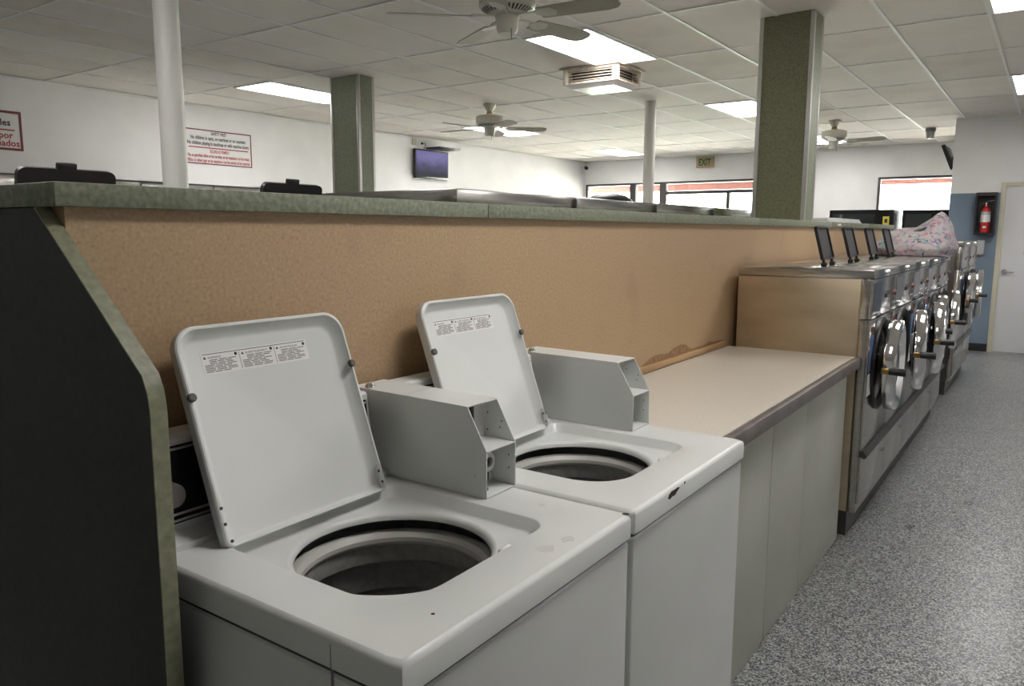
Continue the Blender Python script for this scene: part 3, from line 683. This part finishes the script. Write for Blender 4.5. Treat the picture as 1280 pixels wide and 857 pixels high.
# ------------------------------------------------------------------ patterned laundry bag
bg_ = MB(); NU, NV = 72, 30; rings = []
cx, cy, z0 = .475, 6.94, 1.3385
for j in range(NV+1):
    f = j/NV; ring = []
    for i in range(NU):
        a = 2*math.pi*i/NU
        rr = max(0., 1-f**4.5)**.5
        bulge = 1+.09*math.sin(math.pi*min(f*1.8, 1))
        ca, sa = math.cos(a), math.sin(a)
        x = math.copysign(abs(ca)**.75, ca)*.27*rr*bulge; y = math.copysign(abs(sa)**.8, sa)*.32*rr*bulge
        z = .205*f
        nv = noise.noise(Vector((x*7, y*6, f*3)))+.6*noise.noise(Vector((x*16, y*14, f*6)))
        k = 1+.06*nv*(0 if f == 0 else 1)
        x *= k; y *= k
        pk_ = max(0, 1-math.hypot((x-.175)/.15, (y-.02)/.26))**.8*.16*min(f*1.5, 1); dip = math.exp(-((x-.055)/.05)**2-((y+.05)/.12)**2)*.035*f
        hump = math.exp(-((x+.02)/.12)**2-((y)/.2)**2)*.022*f
        z += pk_+hump-dip+.012*nv*f
        ring.append((cx+x, cy+y, z0+max(z, 0)))
    rings.append(ring)
bg_.loft(rings, 0, True, True)
bag = tag(bg_.build('laundry_bag', 'bag', origin=(cx, cy, z0), angle=80), 'pale paisley patterned cloth laundry bag slumped on the steel washers', 'bag')
MB().tube([(cx+.01, cy-.20, z0+.18), (cx+.045, cy-.19, z0+.195), (cx+.085, cy-.16, z0+.21), (cx+.10, cy-.10, z0+.21)], .011, 8).build('bag_strap', 'black', bag, (cx, cy, z0))

# white bundles on the ledge
for k, (ya, yb) in enumerate([(6.25, 6.82), (6.86, 7.45)]):
    b = MB()
    for z_ in range(4): b.box(-.26+.004*z_, -.03-.006*z_, ya+.006*(z_ % 2), yb-.008*(z_ % 3), CAPT+.009*z_, CAPT+.009*z_+.008, bev=.002)
    tag(b.build('paper_stack', 'sign_white', origin=(-.15, (ya+yb)/2, CAPT)), ['flat stack of white papers on the green ledge, against the big column', 'flat stack of white papers on the green ledge, farther from the big column'][k], 'papers', 'paper stacks on the ledge')

# ------------------------------------------------------------------ columns and poles
def column(x0, x1, y0, y1, z0, label, m1, m2):
    og = ((x0+x1)/2, (y0+y1)/2, z0); t = thing('column', label, 'column', og, 0, 'green laminate columns')
    k = .004; tr = .028
    MB().box(x0+.01, x1-.01, y0+.01, y1-.01, z0, H).build('core', m1, t, og, smooth=False)
    MB().box(x0+tr, x1-tr, y0+k, y0+.01, z0, H).build('face_panel', m1, t, og, smooth=False); MB().box(x0+tr, x1-tr, y1-.01, y1-k, z0, H).build('face_panel', m1, t, og, smooth=False)
    MB().box(x0+k, x0+.01, y0+tr, y1-tr, z0, H).build('face_panel', m2, t, og, smooth=False); MB().box(x1-.01, x1-k, y0+tr, y1-tr, z0, H).build('face_panel', m2, t, og, smooth=False)
    for sx, xx in ((1, x0), (-1, x1)):
        for sy, yy in ((1, y0), (-1, y1)):
            c = MB(); a, b = sorted((xx, xx+sx*tr)); c_, d_ = sorted((yy, yy+sy*.010)); c.box(a, b, c_, d_, z0, H, bev=.0015)
            a, b = sorted((xx, xx+sx*.010)); c_, d_ = sorted((yy+sy*.010, yy+sy*tr)); c.box(a, b, c_, d_, z0, H, bev=.0015); c.build('corner_trim', 'alu', t, og)
column(-.385, -.022, 5.50, 5.735, CAPT, 'big olive green column rising from the ledge at right', 'olive', 'green')
column(-4.44, -4.06, 5.29, 5.50, 0, 'green column with metal corners standing left of the television', 'green_lit', 'green')
for x, y, lab in ((-2.46, 2.40, 'thick white round pole near the left edge, in front of the safety sign'), (-2.46, 8.22, 'far white round pole in front of the front windows')):
    pl = MB().lathe([(.063, 0), (.063, H)], (x, y, 0), n=32); pl.lathe([(.10, 0), (.10, .012), (.063, .014)], (x, y, 0), n=32)
    tag(pl.build('support_pole', 'pole_white', origin=(x, y, 0)), lab, 'pole', 'round support poles')

# ------------------------------------------------------------------ ceiling fans
def fan(x, y, base, label):
    og = (x, y, H); t = thing('ceiling_fan', label, 'ceiling fan', og, 0, 'ceiling fans')
    B = lambda mb, n, m, p=None: mb.build(n, m, p or t, og)
    zb = 2.665
    B(MB().lathe([(.072, H-.001), (.072, H-.012), (.062, H-.03), (.03, H-.085), (.018, H-.09), (0, H-.09)], (x, y, 0), n=28), 'ceiling_canopy', 'fan_white')
    B(MB().cyl((x, y, H-.085), (x, y, 2.85), .013, 12), 'downrod', 'fan_white')
    B(MB().lathe([(.02, 2.885), (.034, 2.875), (.036, 2.85), (.03, 2.838)], (x, y, 0), n=20), 'rod_coupling', 'brass')
    B(MB().lathe([(.025, 2.842), (.09, 2.838), (.150, 2.822), (.158, 2.81), (.158, 2.745), (.150, 2.735), (.10, 2.708), (.07, 2.70), (0, 2.70)], (x, y, 0), n=40), 'motor_housing', 'fan_white')
    v = MB()
    for k in range(36):
        a = 2*math.pi*k/36; T = Matrix.Translation((x, y, 0)) @ Matrix.Rotation(a, 4, 'Z')
        v.add([(.105, -.004, 2.7085), (.142, -.006, 2.7285), (.142, .006, 2.7285), (.105, .004, 2.7085)], [(0, 1, 2, 3)], 0, T)
    B(v, 'vent_slots', 'ink')
    B(MB().lathe([(.065, 2.702), (.068, 2.69), (.060, 2.66), (.060, 2.625), (.048, 2.60), (0, 2.598)], (x, y, 0), n=32), 'switch_housing', 'fan_white')
    B(MB().cyl((x+.05, y-.03, 2.62), (x+.05, y-.03, 2.56), .0022, 6), 'pull_chain', 'steel_dark')
    for k in range(5):
        T = Matrix.Translation((x, y, 2.688)) @ Matrix.Rotation(R(base+72*k), 4, 'Z') @ Matrix.Rotation(R(-12), 4, 'X')
        bl = MB(); w0, w1 = .055, .070
        out = [(.20, -w0), (.25, -w0-.004), (.58, -w1), (.635, -w1+.012), (.66, -w1+.04), (.66, w1-.04), (.635, w1-.012), (.58, w1), (.25, w0+.004), (.20, w0)]
        bl.prism(out, 'z', -.003, .003, T=T); bo = B(bl, 'fan_blade', 'fan_blade')
        ir = MB(); T2 = Matrix.Translation((x, y, 2.695)) @ Matrix.Rotation(R(base+72*k), 4, 'Z')
        ir.box(.07, .20, -.014, .014, -.004, .004, bev=.002, T=T2); ir.prism([(.18, -.012), (.22, -.042), (.28, -.045), (.31, 0), (.28, .045), (.22, .042), (.18, .012)], 'z', -.010, -.004, T=T2 @ Matrix.Rotation(R(-12), 4, 'X'))
        B(ir, 'blade_iron', 'fan_white', bo)
fan(-1.205, 3.67, 6, 'nearest ceiling fan at the top of the photo, beside the large light panel')
fan(-4.057, 7.343, 42, 'middle cream ceiling fan hanging near the television')
fan(-1.10, 10.9, 63, 'farthest ceiling fan, half hidden right of the big green column')

# ------------------------------------------------------------------ louvred ceiling diffuser
x0, x1, y0, y1, za = -2.36, -1.82, 6.17, 6.64, 2.815
og = ((x0+x1)/2, (y0+y1)/2, H); t = thing('ceiling_vent', 'square cream louvred air vent hanging below the ceiling tiles', 'vent', og)
MB().box(x0-.03, x1+.03, y0-.03, y1+.03, H-.012, H-.004, bev=.002).build('mounting_flange', 'vent_cream', t, og)
for xx in (x0, x1-.05):
    for yy in (y0, y1-.05): MB().box(xx, xx+.05, yy, yy+.05, za, H-.012, bev=.003).build('corner_post', 'vent_cream', t, og)
fr = MB()
for a, b in ((za, za+.018), (H-.032, H-.012)):
    fr.box(x0+.05, x1-.05, y0, y0+.03, a, b); fr.box(x0+.05, x1-.05, y1-.03, y1, a, b); fr.box(x0, x0+.03, y0+.05, y1-.05, a, b); fr.box(x1-.03, x1, y0+.05, y1-.05, a, b)
fr.build('rim', 'vent_cream', t, og, smooth=False)
for k in range(4):
    z = za+.026+k*.0235
    for s_ in (0, 1):
        a = y0 if s_ == 0 else y1; d = 1 if s_ == 0 else -1
        m_ = MB(); m_.add([(x0+.05, a+d*.004, z), (x1-.05, a+d*.004, z), (x1-.05, a+d*.032, z+.013), (x0+.05, a+d*.032, z+.013), (x0+.05, a+d*.004, z+.003), (x1-.05, a+d*.004, z+.003), (x1-.05, a+d*.032, z+.016), (x0+.05, a+d*.032, z+.016)],
            [(0, 1, 2, 3), (4, 7, 6, 5), (0, 4, 5, 1), (3, 2, 6, 7), (0, 3, 7, 4), (1, 5, 6, 2)]); m_.build('louvre', 'vent_cream', t, og, smooth=False)
        a = x0 if s_ == 0 else x1
        m_ = MB(); m_.add([(a+d*.004, y0+.05, z), (a+d*.004, y1-.05, z), (a+d*.032, y1-.05, z+.013), (a+d*.032, y0+.05, z+.013), (a+d*.004, y0+.05, z+.003), (a+d*.004, y1-.05, z+.003), (a+d*.032, y1-.05, z+.016), (a+d*.032, y0+.05, z+.016)],
            [(0, 1, 2, 3), (4, 7, 6, 5), (0, 4, 5, 1), (3, 2, 6, 7), (0, 3, 7, 4), (1, 5, 6, 2)]); m_.build('louvre', 'vent_cream', t, og, smooth=False)
MB().box(x0+.06, x1-.06, y0+.06, y1-.06, za+.02, H-.02).build('dark_core', 'black', t, og, smooth=False)
pn = MB(); pn.loft([[(x0+.015, y0+.015, za), (x1-.015, y0+.015, za), (x1-.015, y1-.015, za), (x0+.015, y1-.015, za)], [(x0+.06, y0+.06, za-.03), (x1-.06, y0+.06, za-.03), (x1-.06, y1-.06, za-.03), (x0+.06, y1-.06, za-.03)]], 0, True, True)
pn.build('bottom_pan', 'vent_pan', t, og, smooth=False)

# ------------------------------------------------------------------ signs on the left wall
FACE_X = Matrix(((0, 0, 1, 0), (1, 0, 0, 0), (0, 1, 0, 0), (0, 0, 0, 1)))      # text u->+y, v->+z, facing +x
def sign(ya, yb, za, zb, lines, rule, label, bw=.012, red='sign_red'):
    og = (XW, (ya+yb)/2, za); t = thing('wall_sign', label, 'sign', og, 0, 'laundry rule signs')
    MB().box(XW, XW+.008, ya, yb, za, zb).build('sign_board', 'sign_white', t, og, smooth=False)
    f = MB(); f.box(XW+.008, XW+.011, ya, yb, zb-bw, zb); f.box(XW+.008, XW+.011, ya, yb, za, za+bw); f.box(XW+.008, XW+.011, ya, ya+bw, za+bw, zb-bw); f.box(XW+.008, XW+.011, yb-bw, yb, za+bw, zb-bw)
    f.build('sign_border', 'sign_dark', t, og, smooth=False)
    MB().box(XW+.008, XW+.0095, rule[0], rule[1], rule[2]-.006, rule[2]+.006).build('sign_rule', red, t, og, smooth=False)
    for body, y, z, size, mw, al, dark in lines:
        MB().text(body, size, Matrix.Translation((XW+.0105, y, z)) @ FACE_X, 0, al, mw, .025).build('lettering_line', 'ink' if dark else 'sign_red', t, og, smooth=False)
m_ = (5.26+6.16)/2
sign(5.26, 6.16, 2.285, 2.68, [('SAFETY FIRST', m_, 2.625, .05, .21, 'CENTER', 1), ('No children in carts, on machines or on counters.', m_, 2.565, .058, .74, 'CENTER', 1),
    ('No children playing in machines or with machine doors.', m_, 2.505, .058, .83, 'CENTER', 1), ('SEGURIDAD PRIMERO', m_, 2.42, .05, .26, 'CENTER', 0),
    ('No se permiten niños en las carretas, en las maquinas o en las mesas.', m_, 2.365, .055, .83, 'CENTER', 0), ('Niños no deben jugar en las maquinas o con las puertas de las maquinas.', m_, 2.31, .055, .84, 'CENTER', 0)],
    (5.31, 6.11, 2.475), 'white safety sign with red border, right of the thick white pole')
sign(2.62, 3.555, 2.267, 2.632, [('les', 3.458, 2.495, .085, None, 'RIGHT', 1), ('por', 3.47, 2.378, .085, None, 'RIGHT', 0), ('añados', 3.525, 2.305, .085, None, 'RIGHT', 0)],
    (2.70, 3.49, 2.455), 'white sign with dark red border cut by the left edge', .022)

# ------------------------------------------------------------------ television on the left wall
ya, yb, za, zb = 9.075, 9.865, 2.335, 2.775; og = (XW, (ya+yb)/2, za)
t = thing('television', 'wall mounted television with a bluish picture on the left wall', 'television', og)
MB().box(XW, XW+.04, ya+.25, yb-.25, za+.1, zb-.1).build('wall_mount', 'black', t, og, smooth=False)
MB().box(XW+.04, XW+.09, ya, yb, za, zb, bev=.006).build('housing', 'black', t, og)
MB().box(XW+.09, XW+.0915, ya+.022, yb-.022, za+.03, zb-.022).build('screen', 'tv', t, og, smooth=False)
tag(MB().box(XW, XW+.30, 9.42, 9.92, 2.800, 2.822, bev=.004).build('media_shelf', 'black', origin=(XW, 9.67, 2.80)), 'thin black shelf above the wall television', 'shelf')
o = MB().box(XW, XW+.008, 9.10, 9.20, 2.835, 2.945, bev=.002).build('outlet_plate', 'cream', origin=(XW, 9.15, 2.835)); tag(o, 'beige wall plate above the left end of the television', 'wall plate')
o = MB().box(XW, XW+.008, 9.25, 9.35, 2.82, 2.91, bev=.002).build('outlet_plate', 'sign_white', origin=(XW, 9.30, 2.82)); tag(o, 'white socket plate with a black plug above the television', 'wall plate')
cdm = MB().tube([(XW+.02, 9.31, 2.87), (XW+.05, 9.34, 2.875), (XW+.05, 9.36, 2.84), (XW+.035, 9.34, 2.80), (XW+.03, 9.34, 2.776)], .006, 8); cdm.box(XW+.008, XW+.03, 9.295, 9.325, 2.855, 2.885)
tag(cdm.build('power_cord', 'black', origin=(XW, 9.33, 2.776)), 'black power cord looping above the television', 'cord')

# dryers along the left wall, only their tops show over the ledge
dz = 2.0
def dryer(y0, label):
    og = (XW+.45, y0+.4, 0); t = thing('stack_dryer', label, 'dryer', og, 0, 'stacked dryers on the left wall')
    xa = XW+.01
    MB().box(xa, XW+.88, y0+.003, y0+.797, 0, dz, bev=.004).build('cabinet', 'enamel', t, og)
    MB().box(XW+.88, XW+.90, y0+.01, y0+.79, dz-.16, dz-.028, bev=.002).build('control_strip', 'steel', t, og)
    MB().box(XW+.88, XW+.90, y0+.003, y0+.797, dz-.022, dz-.006).build('top_trim', 'steel_dark', t, og, smooth=False)
    for zc in (.48, 1.35):
        d = MB().lathe([(.20, 0), (.30, 0), (.30, .03), (.27, .045), (.22, .035), (.20, .02)], (XW+.88, y0+.4, zc), 'x', 32).build('dryer_door', 'chrome', t, og)
        MB().lathe([(.205, .02), (.1, .03), (0, .032)], (XW+.88, y0+.4, zc), 'x', 24).build('door_glass', 'glass_dark', d, og)
        MB().box(XW+.92, XW+.96, y0+.10, y0+.13, zc-.06, zc+.06, bev=.005).build('door_handle', 'black', d, og)
    return t
dl = ['stacked dryer whose white top edge shows at the left edge of the photo', 'stacked dryer behind the left black lid, against the left wall', 'stacked dryer left of the safety sign, against the left wall', 'stacked dryer under the safety sign, last one before the column']
for k in range(4): dryer(2.60+k*.8, dl[k])
og = (XW+.45, 5.98, 0); t = thing('dryer_end_cabinet', 'grey cabinet end beside the last dryer, left of the far green column', 'cabinet', og)  # grey end of the dryer row, built as a separate box
MB().box(XW+.01, XW+.80, 5.83, 6.13, 0, 2.03, bev=.005).build('cabinet', 'grey_box', t, og); MB().box(XW+.80, XW+.81, 5.86, 6.10, 1.2, 1.98, bev=.002).build('front_plate', 'alu', t, og)

# ------------------------------------------------------------------ small things on the far wall and ceiling
FACE_Y = Matrix(((1, 0, 0, 0), (0, 0, -1, 0), (0, 1, 0, 0), (0, 0, 0, 1)))     # text u->+x, v->+z, facing -y
og = (-4.20, YF, 2.74); t = thing('exit_sign', 'tan EXIT sign with green letters above the front windows', 'exit sign', og)
MB().box(-4.37, -4.03, YF-.06, YF, 2.735, 2.935, bev=.005).build('sign_case', 'exit_box', t, og)
MB().text('EXIT', .17, Matrix.Translation((-4.20, YF-.062, 2.775)) @ FACE_Y, 0, 'CENTER', .24, .03).build('lettering', 'exit_green', t, og, smooth=False)
og = (XW+.08, YF-.1, 2.84); t = thing('security_camera', 'small camera in the far left ceiling corner', 'camera', og)
MB().box(XW, XW+.08, YF-.14, YF-.06, 2.72, 2.86, bev=.01).build('bracket', 'sign_white', t, og); MB().cyl((XW+.08, YF-.1, 2.84), (XW+.16, YF-.19, 2.82), .035, 16).build('lens_tube', 'black', t, og)
og = (-.166, 12.4, H); t = thing('ceiling_sensor', 'grey cone shaped sensor on the ceiling left of the wall television bracket', 'sensor', og)
MB().lathe([(.065, H-.005), (.07, H-.03), (.065, H-.05)], (-.166, 12.4, 0), n=24).build('mount_ring', 'ink_grey', t, og); MB().lathe([(.06, H-.05), (.05, H-.13), (.04, H-.145), (0, H-.15)], (-.166, 12.4, 0), n=24).build('sensor_cone', 'grey_box', t, og)
# television on the side of the right hand room, seen edge on
og = (.22, 12.1, 2.37); t = thing('tilted_television', 'black tilted television on a bracket, seen edge on beside the right wall', 'television', og)
T = Matrix.Translation((.135, 0, 2.50)) @ Matrix.Rotation(R(-22), 4, 'Y')
MB().box(-.022, .022, 11.75, 12.45, -.17, .17, bev=.004, T=T).build('housing', 'black', t, og)
MB().box(-.0235, -.022, 11.77, 12.43, -.15, .15, T=T).build('screen', 'glass_dark', t, og, smooth=False)
br = MB(); br.box(.20, .22, 11.98, 12.22, 2.42, 2.58); br.cyl((.21, 12.1, 2.5), (.15, 12.1, 2.5), .02); br.build('wall_bracket', 'black', t, og)

# fire extinguisher in its black wall box
xa, xb, za, zb = .522, .752, 1.497, 2.018; og = ((xa+xb)/2, YR-.004, za)
t = thing('extinguisher_box', 'black open fire extinguisher box on the blue wall beside the door', 'wall box', og)
ya = YR-.155; yb = YR-.005
bx = MB(); bx.box(xa, xb, yb-.01, yb, za, zb); bx.box(xa, xa+.02, ya, yb-.01, za, zb); bx.box(xb-.02, xb, ya, yb-.01, za, zb); bx.box(xa+.02, xb-.02, ya, yb-.01, za, za+.02); bx.box(xa+.02, xb-.02, ya, yb-.01, zb-.045, zb)
bx.build('box_shell', 'black', t, og, smooth=False)
ex = ((xa+xb)/2, YR-.085, za+.02); t = thing('fire_extinguisher', 'red fire extinguisher with white label inside the black box', 'fire extinguisher', ex)
MB().lathe([(0, .0), (.05, .0), (.055, .006), (.055, .26), (.05, .29), (.03, .315), (.022, .33), (.022, .345), (0, .345)], ex, n=28).build('cylinder', 'red', t, ex)
MB().lathe([(.0556, .135), (.0556, .225)], ex, n=28).build('white_label', 'sign_white', t, ex); MB().lathe([(.0556, .225), (.0556, .262)], ex, n=28).build('reflection_band', 'grey_box', t, ex)  # grey upper band paints a reflection on the cylinder
hd = MB(); c = Vector(ex); hd.cyl(c+Vector((0, 0, .345)), c+Vector((0, 0, .372)), .016, 12); hd.tube([c+Vector((-.01, 0, .37)), c+Vector((.03, 0, .395)), c+Vector((.085, 0, .405))], .006, 6); hd.tube([c+Vector((.0, 0, .36)), c+Vector((.04, 0, .365)), c+Vector((.08, 0, .345))], .006, 6)
hd.build('valve_handle', 'chrome', t, ex)
MB().tube([c+Vector((-.016, -.005, .36)), c+Vector((-.05, -.02, .34)), c+Vector((-.066, -.03, .26)), c+Vector((-.064, -.03, .13))], .008, 8).build('hose', 'black', t, ex)
MB().box(ex[0]-.018, ex[0]+.018, ex[1]-.0575, ex[1]-.0555, ex[2]+.06, ex[2]+.085).build('badge', 'sign_white', t, ex, smooth=False)
o = MB().box(.56, .65, YR-.06, YR-.004, 1.24, 1.42, bev=.005); o.box(.57, .64, YR-.064, YR-.06, 1.30, 1.36); o = o.build('wall_outlet_box', 'grey_box', origin=(.605, YR-.004, 1.24)); tag(o, 'small grey electrical box on the blue wall below the extinguisher', 'electrical box')

# ------------------------------------------------------------------ vending machines by the right front window
def vending(x0, x1, z1, label, sticker):
    ya, yb = 13.0, 13.75; og = ((x0+x1)/2, (ya+yb)/2, 0); t = thing('vending_machine', label, 'vending machine', og, 0, 'black vending machines')
    MB().box(x0, x1, ya+.03, yb, .05, z1, bev=.006).build('cabinet', 'vend_black', t, og); MB().box(x0+.03, x1-.03, ya+.06, yb-.03, 0, .05).build('feet', 'vend_black', t, og, smooth=False)
    dr = MB().box(x0+.004, x1-.004, ya, ya+.03, .08, z1-.004, bev=.004).build('front_door', 'vend_black', t, og)
    MB().box(x0+.05, x1-.26, ya-.004, ya, .55, z1-.06).build('glass_front', 'glass_dark', dr, og, smooth=False)
    MB().box(x1-.21, x1-.05, ya-.006, ya, .95, 1.45, bev=.003).build('keypad_panel', 'steel_dark', dr, og); MB().box(x0+.10, x1-.30, ya-.006, ya, .25, .42, bev=.003).build('delivery_flap', 'steel_dark', dr, og)
    if sticker:
        MB().box(x1-.145, x1-.055, ya-.003, ya, z1-.23, z1-.105).build('yellow_sticker', 'yellow', dr, og, smooth=False)
        MB().box(x1-.12, x1-.08, ya-.005, ya-.003, z1-.20, z1-.14).build('sticker_symbol', 'ink', dr, og, smooth=False); MB().box(x1-.13, x1-.07, ya-.003, ya, z1-.32, z1-.24).build('price_card', 'grey_box', dr, og, smooth=False)
vending(-1.58, -.655, 1.865, 'black vending machine with a yellow sticker, left of the bright window gap', True)
vending(-.54, .11, 1.855, 'black vending machine behind the patterned bag, right of the bright window gap', False)
